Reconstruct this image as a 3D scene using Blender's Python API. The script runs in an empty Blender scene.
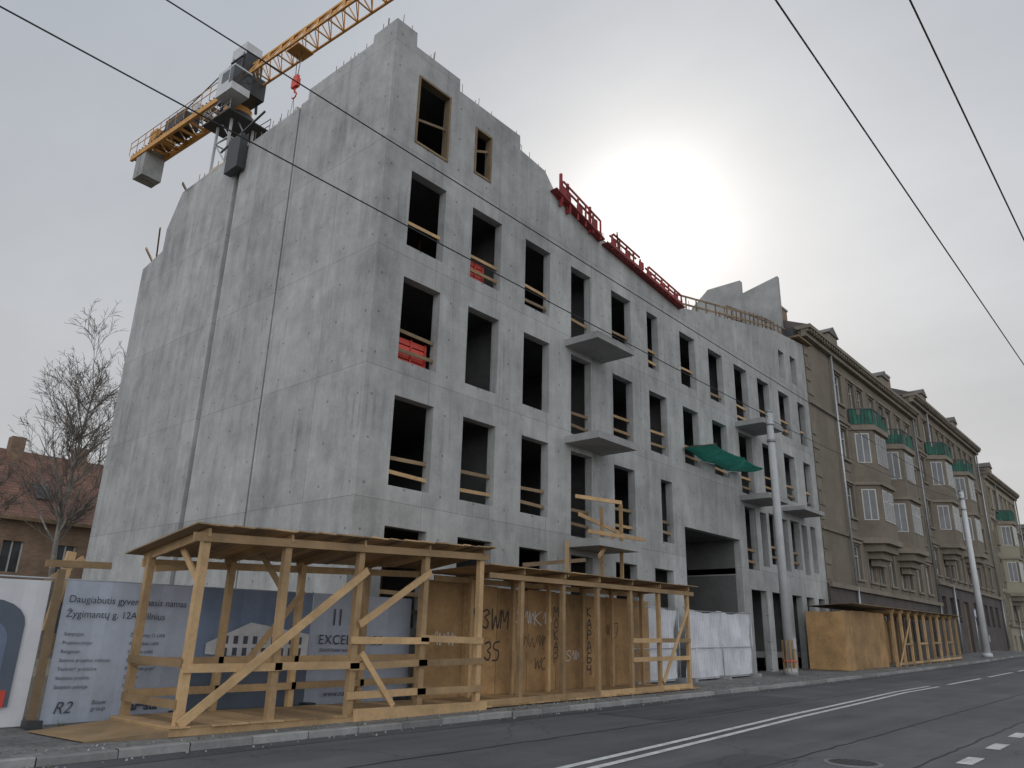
import bpy, math, random
from mathutils import Vector, Matrix
random.seed(7)
scene=bpy.context.scene
R=math.radians
# ---------------------------------------------------------------- helpers
def g(x):
    x=max(-60,min(80,x))
    return -0.13+0.010*x+(0.00013*x*x if x>0 else 0)

def lk(nt,a,b): nt.links.new(a,b)
def newmat(name):
    m=bpy.data.materials.new(name); m.use_nodes=True
    nt=m.node_tree; b=nt.nodes['Principled BSDF']
    return m,nt,b
def math_node(nt,op,a,b=None,clamp=False):
    n=nt.nodes.new('ShaderNodeMath'); n.operation=op; n.use_clamp=clamp
    for i,v in enumerate((a,b)):
        if v is None: continue
        if isinstance(v,(int,float)): n.inputs[i].default_value=v
        else: lk(nt,v,n.inputs[i])
    return n.outputs[0]
def noise(nt,vec,scale,detail=5,rough=.6):
    n=nt.nodes.new('ShaderNodeTexNoise'); n.inputs['Scale'].default_value=scale
    n.inputs['Detail'].default_value=detail; n.inputs['Roughness'].default_value=rough
    lk(nt,vec,n.inputs['Vector']); return n.outputs['Fac']
def maprange(nt,v,a,b,c,d):
    n=nt.nodes.new('ShaderNodeMapRange')
    lk(nt,v,n.inputs[0])
    for i,k in enumerate((a,b,c,d)): n.inputs[i+1].default_value=k
    return n.outputs[0]
def mulcol(nt,col,fac):
    n=nt.nodes.new('ShaderNodeVectorMath'); n.operation='SCALE'
    if isinstance(col,tuple): n.inputs[0].default_value=col[:3]
    else: lk(nt,col,n.inputs[0])
    lk(nt,fac,n.inputs['Scale']); return n.outputs[0]
def mixcol(nt,fac,a,b):
    n=nt.nodes.new('ShaderNodeMix'); n.data_type='RGBA'
    if isinstance(fac,(int,float)): n.inputs[0].default_value=fac
    else: lk(nt,fac,n.inputs[0])
    for k,v in ((6,a),(7,b)):
        if isinstance(v,tuple): n.inputs[k].default_value=(v[0],v[1],v[2],1)
        else: lk(nt,v,n.inputs[k])
    return n.outputs[2]
def bump(nt,b,h,strength=.3,dist=.02):
    n=nt.nodes.new('ShaderNodeBump'); n.inputs['Strength'].default_value=strength
    n.inputs['Distance'].default_value=dist
    lk(nt,h,n.inputs['Height']); lk(nt,n.outputs[0],b.inputs['Normal'])
def pos(nt): return nt.nodes.new('ShaderNodeNewGeometry').outputs['Position']
def scalev(nt,v,s):
    n=nt.nodes.new('ShaderNodeVectorMath'); n.operation='MULTIPLY'
    lk(nt,v,n.inputs[0]); n.inputs[1].default_value=s; return n.outputs[0]

def simple(name,col,rough=.7,var=.25,scale=2.0,metal=0,bmp=.15,usevar=True,stretch=(1,1,1),vr=(.72,1.25)):
    m,nt,b=newmat(name)
    p=scalev(nt,pos(nt),stretch)
    f1=noise(nt,p,scale,4); f2=noise(nt,p,scale*9,3)
    s=math_node(nt,'ADD',maprange(nt,f1,.25,.75,1-var,1+var),maprange(nt,f2,.3,.7,-var*.3,var*.3))
    if usevar:
        a=nt.nodes.new('ShaderNodeAttribute'); a.attribute_name='var'
        s=math_node(nt,'MULTIPLY',s,maprange(nt,a.outputs['Fac'],0,1,vr[0],vr[1]))
    lk(nt,mulcol(nt,col,s),b.inputs['Base Color'])
    b.inputs['Roughness'].default_value=rough; b.inputs['Metallic'].default_value=metal
    if bmp: bump(nt,b,f2,bmp,.01)
    return m

def concrete_mat(name,base=.42,warm=(1,1,.985),joints=True):
    m,nt,b=newmat(name)
    P=pos(nt); sx=nt.nodes.new('ShaderNodeSeparateXYZ'); lk(nt,P,sx.inputs[0])
    u=math_node(nt,'ADD',sx.outputs[0],sx.outputs[1])
    cb=nt.nodes.new('ShaderNodeCombineXYZ'); lk(nt,u,cb.inputs[0]); lk(nt,math_node(nt,'ADD',sx.outputs[2],-1.35),cb.inputs[1])
    U=cb.outputs[0]
    big=noise(nt,P,.35,6,.65)
    med=noise(nt,P,1.5,6,.72)
    fine=noise(nt,P,13,4,.7)
    s=maprange(nt,big,.3,.7,.78,1.18)
    s=math_node(nt,'ADD',s,maprange(nt,med,.3,.7,-.15,.15))
    s=math_node(nt,'ADD',s,maprange(nt,fine,.3,.7,-.06,.06))
    if joints:
        st=noise(nt,scalev(nt,U,(2.0,.26,1)),1.0,5,.65)
        drip=noise(nt,scalev(nt,U,(8.5,.30,1)),1.0,3,.5)
        mask=noise(nt,scalev(nt,U,(.5,.5,1)),1.0,3,.5)
        pale=noise(nt,scalev(nt,U,(1.0,.6,1)),1.3,5,.6)
        s=math_node(nt,'ADD',s,maprange(nt,st,.35,.68,.11,-.15))
        dk=math_node(nt,'MULTIPLY',maprange(nt,drip,.56,.68,0,.20),maprange(nt,mask,.47,.62,0,1))
        s=math_node(nt,'SUBTRACT',s,dk)
        s=math_node(nt,'ADD',s,maprange(nt,pale,.57,.66,0,.12))
        br=nt.nodes.new('ShaderNodeTexBrick'); lk(nt,U,br.inputs['Vector'])
        br.offset=0; br.inputs['Scale'].default_value=1
        br.inputs['Brick Width'].default_value=2.58; br.inputs['Row Height'].default_value=3.43
        br.inputs['Mortar Size'].default_value=.014; br.inputs['Mortar Smooth'].default_value=.3
        br.inputs['Color1'].default_value=(.91,.91,.91,1); br.inputs['Color2'].default_value=(1.07,1.07,1.07,1)
        br.inputs['Mortar'].default_value=(.76,.76,.76,1)
        s=math_node(nt,'MULTIPLY',s,br.outputs['Color'])
        br2=nt.nodes.new('ShaderNodeTexBrick'); lk(nt,U,br2.inputs['Vector']); br2.offset=.5
        br2.inputs['Scale'].default_value=1; br2.inputs['Brick Width'].default_value=1.29; br2.inputs['Row Height'].default_value=3.43
        br2.inputs['Mortar Size'].default_value=.006
        br2.inputs['Color1'].default_value=(1.02,1.02,1.02,1); br2.inputs['Color2'].default_value=(.96,.96,.96,1)
        br2.inputs['Mortar'].default_value=(.87,.87,.87,1)
        s=math_node(nt,'MULTIPLY',s,br2.outputs['Color'])
        fx=math_node(nt,'ADD',math_node(nt,'FRACT',math_node(nt,'DIVIDE',u,1.29)),-.5)
        fz=math_node(nt,'ADD',math_node(nt,'FRACT',math_node(nt,'DIVIDE',sx.outputs[2],1.14)),-.5)
        r2=math_node(nt,'ADD',math_node(nt,'MULTIPLY',fx,fx),math_node(nt,'MULTIPLY',fz,fz))
        dot=math_node(nt,'LESS_THAN',r2,.0009)
        s=math_node(nt,'MULTIPLY',s,math_node(nt,'SUBTRACT',1,math_node(nt,'MULTIPLY',dot,.45)))
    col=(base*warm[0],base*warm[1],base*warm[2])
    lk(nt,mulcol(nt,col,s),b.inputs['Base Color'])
    b.inputs['Roughness'].default_value=.85
    bump(nt,b,math_node(nt,'ADD',med,math_node(nt,'MULTIPLY',fine,.4)),.4,.02)
    return m

M={}
M['conc']=concrete_mat('raw_concrete',.355,(.99,1,.985))
M['conc_in']=concrete_mat('interior_concrete',.12,joints=False)  # indoor shade put into the colour, darkened so window openings read dark
M['conc2']=concrete_mat('smooth_concrete',.30,joints=False)
M['wood']=simple('timber',(.43,.285,.145),.75,.28,1.6,bmp=.2,vr=(.55,1.25))
M['woodd']=simple('old_timber',(.22,.155,.09),.8,.25,2)
M['osb']=simple('osb_board',(.37,.225,.10),.8,.38,1.1,bmp=.2,vr=(.75,1.15))
M['red']=simple('red_formwork',(.27,.03,.03),.6,.3,2)
M['redp']=simple('red_plastic',(.55,.06,.04),.45,.15,2)
M['steel']=simple('galvanised_steel',(.38,.39,.41),.45,.15,3,metal=.6)
M['dark']=simple('dark_metal',(.035,.037,.04),.5,.2,3)
M['yel']=simple('crane_yellow',(.55,.27,.06),.5,.2,1.0)
M['grey']=simple('grey_paint',(.42,.43,.44),.5,.15,1)
M['white']=simple('white_sheet',(.62,.63,.66),.6,.16,1.2,bmp=.5)
M['whitep']=simple('white_paint_frame',(.48,.48,.46),.5,.1,3)
M['green']=simple('turquoise_net',(.035,.42,.32),.7,.25,3)
M['green2']=simple('dark_green_net',(.02,.11,.075),.8,.4,2)
M['plaster']=simple('brown_plaster',(.168,.142,.110),.9,.26,.5)
M['plaster2']=simple('brown_plaster_trim',(.205,.175,.138),.9,.26,.8)
M['stone']=simple('dark_rusticated_stone',(.075,.065,.06),.85,.3,.9)
M['ochre']=simple('ochre_plaster',(.27,.245,.185),.9,.15,.5)
M['roofm']=simple('roof_metal',(.08,.07,.065),.6,.3,1)
M['black']=simple('black_paint',(.035,.03,.028),.6,.3,6)
M['ink']=simple('banner_ink',(.06,.07,.10),.6,.1,3)
M['inkw']=simple('banner_white_ink',(.60,.60,.62),.6,.15,5)
M['banner']=simple('banner_tarpaulin',(.37,.41,.485),.5,.16,.8,bmp=.3)
M['bannerw']=simple('banner_white_vinyl',(.58,.59,.62),.5,.08,.8)
M['bannerp']=simple('banner_printed_sky',(.155,.205,.30),.5,.25,.7)
M['bannerd']=simple('banner_grey_print',(.10,.125,.17),.5,.15,.7)
M['bark']=simple('bark',(.20,.185,.165),.9,.35,4)
M['twig']=simple('twigs',(.13,.11,.095),.9,.3,4)
M['paint']=simple('road_paint',(.60,.60,.58),.7,.32,5,usevar=False)
M['kerb']=simple('kerb_granite',(.24,.235,.23),.85,.25,3)
M['polec']=simple('pole_concrete',(.38,.385,.39),.8,.12,1.5)
M['polew']=simple('pole_light_paint',(.52,.53,.54),.6,.1,1.5)
M['cable']=simple('cable_rubber',(.02,.02,.022),.6,.1,3)
M['rust']=simple('rebar_rust',(.12,.06,.035),.8,.3,8)
M['tar']=simple('road_tar',(.03,.03,.032),.6,.3,6)
M['weed']=simple('weeds',(.09,.11,.04),.9,.3,8)

def brick_mat(name,c1,c2,mortar,w,h):
    m,nt,b=newmat(name)
    P=pos(nt); sx=nt.nodes.new('ShaderNodeSeparateXYZ'); lk(nt,P,sx.inputs[0])
    cb=nt.nodes.new('ShaderNodeCombineXYZ'); lk(nt,math_node(nt,'ADD',sx.outputs[0],sx.outputs[1]),cb.inputs[0]); lk(nt,sx.outputs[2],cb.inputs[1])
    br=nt.nodes.new('ShaderNodeTexBrick'); lk(nt,cb.outputs[0],br.inputs['Vector']); br.inputs['Scale'].default_value=1
    br.inputs['Brick Width'].default_value=w; br.inputs['Row Height'].default_value=h; br.inputs['Mortar Size'].default_value=h*.09
    for k,c in (('Color1',c1),('Color2',c2),('Mortar',mortar)): br.inputs[k].default_value=(*c,1)
    n=noise(nt,P,.8,6)
    lk(nt,mulcol(nt,br.outputs['Color'],maprange(nt,n,.3,.7,.7,1.25)),b.inputs['Base Color'])
    b.inputs['Roughness'].default_value=.9; bump(nt,b,br.outputs['Fac'],-.3,.01)
    return m
M['brick']=brick_mat('old_brick',(.27,.175,.115),(.20,.13,.09),(.22,.19,.15),.26,.08)
M['tiles']=brick_mat('roof_tiles',(.24,.12,.08),(.17,.09,.065),(.09,.05,.04),.25,.2)
m,nt,b=newmat('window_glass'); 
n=noise(nt,pos(nt),.5,3); lk(nt,mulcol(nt,(.04,.045,.05),maprange(nt,n,.3,.7,.4,2.2)),b.inputs['Base Color'])
b.inputs['Roughness'].default_value=.08; b.inputs['Specular IOR Level'].default_value=.6
M['glass']=m
def asphalt(name,c):
    m,nt,b=newmat(name)
    P=pos(nt); a1=noise(nt,scalev(nt,P,(.10,.9,1)),1,5,.6); a2=noise(nt,P,.5,5,.6); a3=noise(nt,P,45,4,.7)
    s=math_node(nt,'ADD',maprange(nt,a1,.3,.7,.72,1.28),maprange(nt,a2,.3,.7,-.2,.2))
    s=math_node(nt,'ADD',s,maprange(nt,a3,.3,.7,-.3,.3))
    vo=nt.nodes.new('ShaderNodeTexVoronoi'); vo.feature='DISTANCE_TO_EDGE'; vo.inputs['Scale'].default_value=.28
    wv=nt.nodes.new('ShaderNodeVectorMath'); wv.operation='ADD'; lk(nt,P,wv.inputs[0])
    nn=nt.nodes.new('ShaderNodeTexNoise'); nn.inputs['Scale'].default_value=.9; nn.inputs['Detail'].default_value=5; lk(nt,P,nn.inputs['Vector'])
    lk(nt,scalev(nt,nn.outputs['Color'],(1.6,1.6,0)),wv.inputs[1]); lk(nt,wv.outputs[0],vo.inputs['Vector'])
    s=math_node(nt,'MULTIPLY',s,maprange(nt,vo.outputs['Distance'],0,.006,.6,1))
    lk(nt,mulcol(nt,c,s),b.inputs['Base Color']); b.inputs['Roughness'].default_value=.7
    bump(nt,b,a3,.5,.006); return m
M['asph']=asphalt('asphalt',(.100,.102,.107)); M['asph2']=asphalt('asphalt_patch_mix',(.072,.074,.079))
m,nt,b=newmat('paving')
P=pos(nt); br=nt.nodes.new('ShaderNodeTexBrick'); lk(nt,P,br.inputs['Vector']); br.inputs['Scale'].default_value=1
br.inputs['Brick Width'].default_value=.4; br.inputs['Row Height'].default_value=.2; br.inputs['Mortar Size'].default_value=.008
br.inputs['Color1'].default_value=(.18,.175,.17,1); br.inputs['Color2'].default_value=(.23,.225,.215,1); br.inputs['Mortar'].default_value=(.10,.095,.09,1)
n=noise(nt,P,.9,7,.7); n2=noise(nt,P,9,5,.7)
s=math_node(nt,'ADD',maprange(nt,n,.3,.7,.55,1.2),maprange(nt,n2,.3,.7,-.25,.25))
lk(nt,mulcol(nt,br.outputs['Color'],s),b.inputs['Base Color']); b.inputs['Roughness'].default_value=.9; bump(nt,b,n2,.4,.01); M['pave']=m
m,nt,b=newmat('soil_ground')
P=pos(nt); n=noise(nt,P,.3,8,.7); n2=noise(nt,P,5,5,.7)
lk(nt,mulcol(nt,mixcol(nt,n,(.10,.085,.06),(.16,.15,.12)),maprange(nt,n2,.3,.7,.7,1.3)),b.inputs['Base Color']); b.inputs['Roughness'].default_value=.95; M['soil']=m

class MB:
    def __init__(s): s.v=[];s.f=[];s.m=[];s.c=[];s.mats=[];s.sm=[]
    def mi(s,k):
        if k not in s.mats: s.mats.append(k)
        return s.mats.index(k)
    def face(s,pts,mat,var=None,smooth=False):
        n=len(s.v); s.v+= [tuple(p) for p in pts]; s.f.append(tuple(range(n,n+len(pts)))); s.m.append(s.mi(mat)); s.c.append(.5 if var is None else var); s.sm.append(smooth)
    def box(s,x0,x1,y0,y1,z0,z1,mat,var=None):
        if var is None: var=random.random()
        n=len(s.v)
        s.v+=[(x0,y0,z0),(x1,y0,z0),(x1,y1,z0),(x0,y1,z0),(x0,y0,z1),(x1,y0,z1),(x1,y1,z1),(x0,y1,z1)]
        for q in ((0,3,2,1),(4,5,6,7),(0,1,5,4),(1,2,6,5),(2,3,7,6),(3,0,4,7)):
            s.f.append(tuple(n+i for i in q)); s.m.append(s.mi(mat)); s.c.append(var); s.sm.append(False)
    def beam(s,p,q,w,h,mat,var=None):
        if var is None: var=random.random()
        p=Vector(p);q=Vector(q);d=(q-p)
        if d.length<1e-6: return
        d.normalize(); up=Vector((0,0,1)) if abs(d.z)<.95 else Vector((0,1,0))
        a=d.cross(up).normalized(); c=a.cross(d).normalized()
        n=len(s.v)
        for e in (p,q):
            for i,j in ((-1,-1),(1,-1),(1,1),(-1,1)): s.v.append(tuple(e+a*w*.5*i+c*h*.5*j))
        for k in ((0,1,2,3),(7,6,5,4),(0,4,5,1),(1,5,6,2),(2,6,7,3),(3,7,4,0)):
            s.f.append(tuple(n+i for i in k)); s.m.append(s.mi(mat)); s.c.append(var); s.sm.append(False)
    def tube(s,p,q,r0,r1,n,mat,var=None,cap=True,smooth=True):
        if var is None: var=random.random()
        p=Vector(p);q=Vector(q);d=(q-p).normalized(); up=Vector((0,0,1)) if abs(d.z)<.95 else Vector((0,1,0))
        a=d.cross(up).normalized(); c=a.cross(d).normalized(); b0=len(s.v)
        for e,r in ((p,r0),(q,r1)):
            for i in range(n):
                t=2*math.pi*i/n; s.v.append(tuple(e+(a*math.cos(t)+c*math.sin(t))*r))
        mi=s.mi(mat)
        for i in range(n):
            j=(i+1)%n; s.f.append((b0+i,b0+j,b0+n+j,b0+n+i)); s.m.append(mi); s.c.append(var); s.sm.append(smooth)
        if cap:
            s.f.append(tuple(b0+i for i in range(n))[::-1]); s.f.append(tuple(b0+n+i for i in range(n)))
            for _ in (0,1): s.m.append(mi); s.c.append(var); s.sm.append(False)
    def prism(s,poly,axis,a0,a1,mat,var=.5):
        def P(p,a):
            if axis=='x': return (a,p[0],p[1])
            if axis=='y': return (p[0],a,p[1])
            return (p[0],p[1],a)
        s.face([P(p,a0) for p in poly],mat,var); s.face([P(p,a1) for p in poly][::-1],mat,var)
        for i in range(len(poly)):
            j=(i+1)%len(poly); s.face([P(poly[i],a0),P(poly[i],a1),P(poly[j],a1),P(poly[j],a0)],mat,var)
    def grid(s,axis,us,zs,holes,w0,w1,prof,mat,var=.5):
        us=sorted(set(round(u,4) for u in us)|set(round(h[k],4) for h in holes for k in (0,1)))
        zs=sorted(set(round(z,4) for z in zs)|set(round(h[k],4) for h in holes for k in (2,3)))
        def P(u,w,z): return (u,w,z) if axis=='x' else (w,u,z)
        nu=len(us)-1; nz=len(zs)-1
        Z=[[min(z,prof(u)) if prof else z for z in zs] for u in us]
        sol=[[True]*nz for _ in range(nu)]
        for i in range(nu):
            for j in range(nz):
                if (Z[i][j+1]-Z[i][j])<1e-4 and (Z[i+1][j+1]-Z[i+1][j])<1e-4: sol[i][j]=False; continue
                cu=(us[i]+us[i+1])/2; cz=(zs[j]+zs[j+1])/2
                for h in holes:
                    if h[0]<cu<h[1] and h[2]<cz<h[3]: sol[i][j]=False;break
        for i in range(nu):
            for j in range(nz):
                if not sol[i][j]: continue
                u0,u1=us[i],us[i+1]; a0,a1,b0,b1=Z[i][j],Z[i][j+1],Z[i+1][j],Z[i+1][j+1]
                s.face([P(u0,w0,a0),P(u1,w0,b0),P(u1,w0,b1),P(u0,w0,a1)],mat,var)
                s.face([P(u0,w1,a0),P(u0,w1,a1),P(u1,w1,b1),P(u1,w1,b0)],mat,var)
                if i==0 or not sol[i-1][j]: s.face([P(u0,w0,a0),P(u0,w0,a1),P(u0,w1,a1),P(u0,w1,a0)],mat,var)
                if i==nu-1 or not sol[i+1][j]: s.face([P(u1,w0,b0),P(u1,w1,b0),P(u1,w1,b1),P(u1,w0,b1)],mat,var)
                if j==0 or not sol[i][j-1]: s.face([P(u0,w0,a0),P(u0,w1,a0),P(u1,w1,b0),P(u1,w0,b0)],mat,var)
                if j==nz-1 or not sol[i][j+1]: s.face([P(u0,w0,a1),P(u1,w0,b1),P(u1,w1,b1),P(u0,w1,a1)],mat,var)
    def make(s,name,parent=None):
        me=bpy.data.meshes.new(name); me.from_pydata(s.v,[],s.f)
        for k in s.mats: me.materials.append(M[k])
        me.polygons.foreach_set('material_index',s.m); me.polygons.foreach_set('use_smooth',s.sm)
        at=me.attributes.new('var','FLOAT','FACE'); at.data.foreach_set('value',s.c)
        me.update()
        o=bpy.data.objects.new(name,me); scene.collection.objects.link(o)
        if parent: o.parent=parent
        return o
def empty(name,loc=(0,0,0)):
    e=bpy.data.objects.new(name,None); scene.collection.objects.link(e); e.empty_display_size=.1; e.location=loc; return e
def text(body,x,y,z,size,mat,parent,name,rot=(90,0,0),spacing=1,shear=0,bold=0):
    c=bpy.data.curves.new(name,'FONT'); c.body=body; c.size=size; c.space_character=spacing; c.shear=shear; c.offset=bold
    c.materials.append(M[mat]); o=bpy.data.objects.new(name,c); scene.collection.objects.link(o)
    o.location=(x,y,z); o.rotation_euler=tuple(R(a) for a in rot); o.parent=parent; return o

# ---------------------------------------------------------------- ground
def strip(name,xs,yl,yr,dz,mat):
    mb=MB()
    for i in range(len(xs)-1):
        x0,x1=xs[i],xs[i+1]
        mb.face([(x0,yl(x0),g(x0)+dz),(x1,yl(x1),g(x1)+dz),(x1,yr(x1),g(x1)+dz),(x0,yr(x0),g(x0)+dz)],mat)
    return mb.make(name)
XS=[-1500,-300,-60]+list(range(-50,82,1))+[100,160,300,1500]
strip('ground',XS,lambda x:-1500,lambda x:1500,-.03,'soil')
KY=11.35
strip('road',XS,lambda x:-4.5,lambda x:KY,-.004,'asph')
def kerbstrip(name,ya,yb):
    mb=MB()
    for x in [i*1.0 for i in range(-50,130)]:
        a,b_=x+.006,x+.994
        v=random.random(); yy0,yy1=ya+random.uniform(-.008,.008),yb
        z0a,z0b=g(a),g(b_); h=.11+random.uniform(-.008,.006)
        mb.face([(a,yy0,z0a-.05),(b_,yy0,z0b-.05),(b_,yy0,z0b+h-.015),(a,yy0,z0a+h-.015)],'kerb',v)
        mb.face([(a,yy0,z0a+h-.015),(b_,yy0,z0b+h-.015),(b_,yy0+.02,z0b+h),(a,yy0+.02,z0a+h)],'kerb',v)
        mb.face([(a,yy0+.02,z0a+h),(b_,yy0+.02,z0b+h),(b_,yy1,z0b+h),(a,yy1,z0a+h)],'kerb',v)
        mb.face([(a,yy1,z0a-.05),(a,yy1,z0a+h),(b_,yy1,z0b+h),(b_,yy1,z0b-.05)],'kerb',v)
    return mb.make(name)
kerbstrip('kerb',KY,KY+.15)
strip('pavement',XS,lambda x:KY+.15,lambda x:15.6,.10,'pave')
strip('pavement',XS,lambda x:-9,lambda x:-4.5,.10,'pave')
def rc(x):
    K=[(-50,5.5),(0,6.1),(8,6.62),(18,7.4),(28,7.95),(46,7.85),(130,7.8)]
    for (a,b_),(c,d) in zip(K,K[1:]):
        if a<=x<=c: return b_+(d-b_)*(x-a)/(c-a)
    return 7.8
xs=[i*1.0 for i in range(-30,33)]
strip('road_marking',xs,lambda x:rc(x)-.22,lambda x:rc(x)-.09,.003,'paint')
strip('road_marking',xs,lambda x:rc(x)+.09,lambda x:rc(x)+.22,.003,'paint')
# asphalt repairs and tar joints
strip('asphalt_patch',[15+i for i in range(9)],lambda x:9.0,lambda x:10.6+.05*math.sin(x*3),.001,'asph2')
strip('asphalt_patch',[i*1.0 for i in range(-10,70)],lambda x:10.85+.04*math.sin(x),lambda x:KY-.004,.0005,'asph2')
strip('asphalt_patch',[9.5+i*.5 for i in range(6)],lambda x:4.9,lambda x:5.8+.04*math.sin(x*5),.001,'asph2')
rt=random.Random(11)
for y0,x0,x1 in ((5.0,-5,60),(8.75,4,70),(3.5,11,40)):
    w={i:rt.uniform(-.03,.03) for i in range(-50,500)}
    strip('tar_joint',[x0+i*.35 for i in range(int((x1-x0)/.35))],lambda x:y0+w[int(x/.35)],lambda x:y0+.022+w[int(x/.35)]+abs(w[int(x/.35)+7])*.6,.0025,'tar')
mb=MB()
def dash(mb,x0,x1,y0,y1):
    mb.face([(x0,y0,g(x0)+.003),(x1,y0,g(x1)+.003),(x1,y1,g(x1)+.003),(x0,y1,g(x0)+.003)],'paint')
for i in range(12): 
    x=33.5+i*7; dash(mb,x,x+5.5,7.75,7.9)
for i in range(30):
    x=9.2+i*2.1; dash(mb,x,x+.85,3.0+.03*(i-3),3.22+.03*(i-3))
mb.make('road_marking_dashes')
mb=MB(); zc=g(12.3)
mb.tube((12.3,4.25,zc-.02),(12.3,4.25,zc+.006),.40,.40,28,'kerb',.2); mb.tube((12.3,4.25,zc-.02),(12.3,4.25,zc+.010),.33,.33,28,'dark')
for i in range(-3,4): mb.box(12.3-.27+abs(i)*.03,12.3+.27-abs(i)*.03,4.25+i*.08-.012,4.25+i*.08+.012,zc,zc+.016,'dark',.9)
mb.make('manhole_cover')
# stones and dirt along kerb and hoarding, weeds
mb=MB(); rs=random.Random(5)
for k in range(900):
    x=rs.uniform(-2,45); y=rs.choice((KY-.12-abs(rs.gauss(0,.12)),11.9+rs.gauss(0,.25),12.0+rs.gauss(0,.15))); r=rs.uniform(.006,.024)
    z=g(x)+(.1 if y>KY+.1 else 0.0); mb.tube((x,y,z-.004),(x+rs.uniform(-r,r),y,z+r*1.1),r,r*.5,5,rs.choice(('kerb','conc2','soil')),smooth=False)
mb.make('gravel_debris')
mb=MB()
for k in range(150):
    x=rs.uniform(0,44); y=rs.choice((KY+.16,14.4,15-.05 if x>12 else 14.5)); z=g(x)+.1
    for j in range(6):
        a=rs.uniform(0,6.28); L=rs.uniform(.03,.12); bx=x+rs.uniform(-.06,.06)
        mb.face([(bx-.006,y,z),(bx+.006,y,z),(bx+.5*L*math.cos(a),y-abs(.4*L*math.sin(a)),z+L)],'weed',rs.random())
mb.make('weeds')

# ---------------------------------------------------------------- main building
bld=empty('concrete_apartment_building')
XA,XB,YF,YB=11.2,42.3,15.0,31.0
rows={3:(5.18,7.57),4:(8.58,11.02),5:(12.0,14.42)}
cols=[(12.2,13.6),(14.75,16.12),(17.32,18.65),(19.85,21.05),(22.4,23.75),(24.95,26.3),(27.6,28.95),(30.2,31.6),(32.8,34.2),(35.4,36.8),(38.0,39.4),(40.6,41.6)]
holes=[];rails=[]
for r,(z0,z1) in rows.items():
    for i,(a,b_) in enumerate(cols):
        aa,bb,zz=a,b_,z0
        if i==3: zz=z0-.42
        if r==5 and i==5: bb=25.8
        if r==3:
            if i==5: aa,bb=25.6,26.45
            if i in (6,7): continue
            if i>=8: aa,bb=a+.1,b_-.2
        if i in(8,) : zz=z0-.42
        holes.append((aa,bb,zz,z1)); rails.append((aa,bb,zz))
for a in (34.5,37.0,39.5):
    holes.append((a,a+.7,5.0,7.5))
for i,(a,b_) in enumerate(cols[:6]):
    holes.append((a,b_,1.75,4.16)); rails.append((a,b_,1.75))
holes.append((27.3,32.2,-1,5.95))
for a,b_ in ((33.0,34.6),(35.2,36.9),(37.5,38.7),(39.3,40.3),(40.9,41.8)): holes.append((a,b_,-1,3.9))
holes.append((12.2,13.56,15.4,17.8)); holes.append((14.7,15.5,15.65,17.4))
holes.append((38.5,39.3,15.3,16.9)); holes.append((40.1,40.9,15.4,17.0))
PR=[(11,19.25),(12.0,19.25),(12.02,18.75),(13.9,18.75),(13.92,18.3),(16.9,18.3),(16.92,17.75),(18.3,17.6),(19.2,16.7),(27.7,15.75),(28.0,15.65),(38.2,17.9),(42.4,18.35)]
def prof(x):
    for (a,b_),(c,d) in zip(PR,PR[1:]):
        if a<=x<=c: return b_+(d-b_)*(x-a)/(c-a)
    return PR[-1][1]
mb=MB()
mb.grid('x',[XA,XB]+[p[0] for p in PR if XA<p[0]<XB],[-1,25],holes,YF,YF+.3,prof,'conc')
mb.make('front_wall',bld)
SP=[(15,19.25),(16.1,19.25),(16.12,18.95),(19.5,19.0),(19.52,18.6),(28.4,18.6),(29.3,17.2),(29.32,16.2),(31.1,15.9)]
def sprof(y):
    for (a,b_),(c,d) in zip(SP,SP[1:]):
        if a<=y<=c: return b_+(d-b_)*(y-a)/(c-a)
    return 15.9
mb=MB()
brk=[p[0] for p in SP]
def seg(y0,y1,x0,x1=None):
    mb.grid('y',[y0,y1]+[b_ for b_ in brk if y0<b_<y1],[-1,25],[],x0,XA+.3,sprof,'conc')
seg(YF+.3,19.9,XA+.0); seg(19.9,20.08,XA+.22); seg(20.08,23.7,XA+.05); seg(23.7,23.98,XA+.22); seg(23.98,YB,XA+.03)
mb.box(XA+.3,XB,YB-.3,YB,-1,15.4,'conc')
mb.box(XB-.3,XB,YF+.3,YB-.3,-1,16.5,'conc')
mb.make('side_walls',bld)
mb=MB()
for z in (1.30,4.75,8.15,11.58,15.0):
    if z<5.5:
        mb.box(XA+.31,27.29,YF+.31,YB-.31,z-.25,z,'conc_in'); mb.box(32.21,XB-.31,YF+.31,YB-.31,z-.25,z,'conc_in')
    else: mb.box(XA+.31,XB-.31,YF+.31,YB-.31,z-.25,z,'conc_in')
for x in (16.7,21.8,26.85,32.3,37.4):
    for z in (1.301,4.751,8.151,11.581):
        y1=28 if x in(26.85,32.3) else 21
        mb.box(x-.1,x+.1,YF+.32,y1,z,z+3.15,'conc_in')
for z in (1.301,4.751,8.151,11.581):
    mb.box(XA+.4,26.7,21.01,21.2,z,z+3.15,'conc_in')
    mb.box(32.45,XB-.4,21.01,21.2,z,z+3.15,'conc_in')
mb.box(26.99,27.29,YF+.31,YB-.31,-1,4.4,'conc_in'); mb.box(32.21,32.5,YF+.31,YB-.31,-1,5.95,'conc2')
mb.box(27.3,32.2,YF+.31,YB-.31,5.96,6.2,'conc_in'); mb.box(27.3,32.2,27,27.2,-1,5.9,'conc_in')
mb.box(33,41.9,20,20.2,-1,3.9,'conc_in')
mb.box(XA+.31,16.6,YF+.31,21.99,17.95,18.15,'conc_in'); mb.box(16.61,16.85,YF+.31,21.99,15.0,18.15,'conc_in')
mb.box(38.2,XB-.31,YF+.31,18.9,17.2,17.4,'conc_in')
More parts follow.
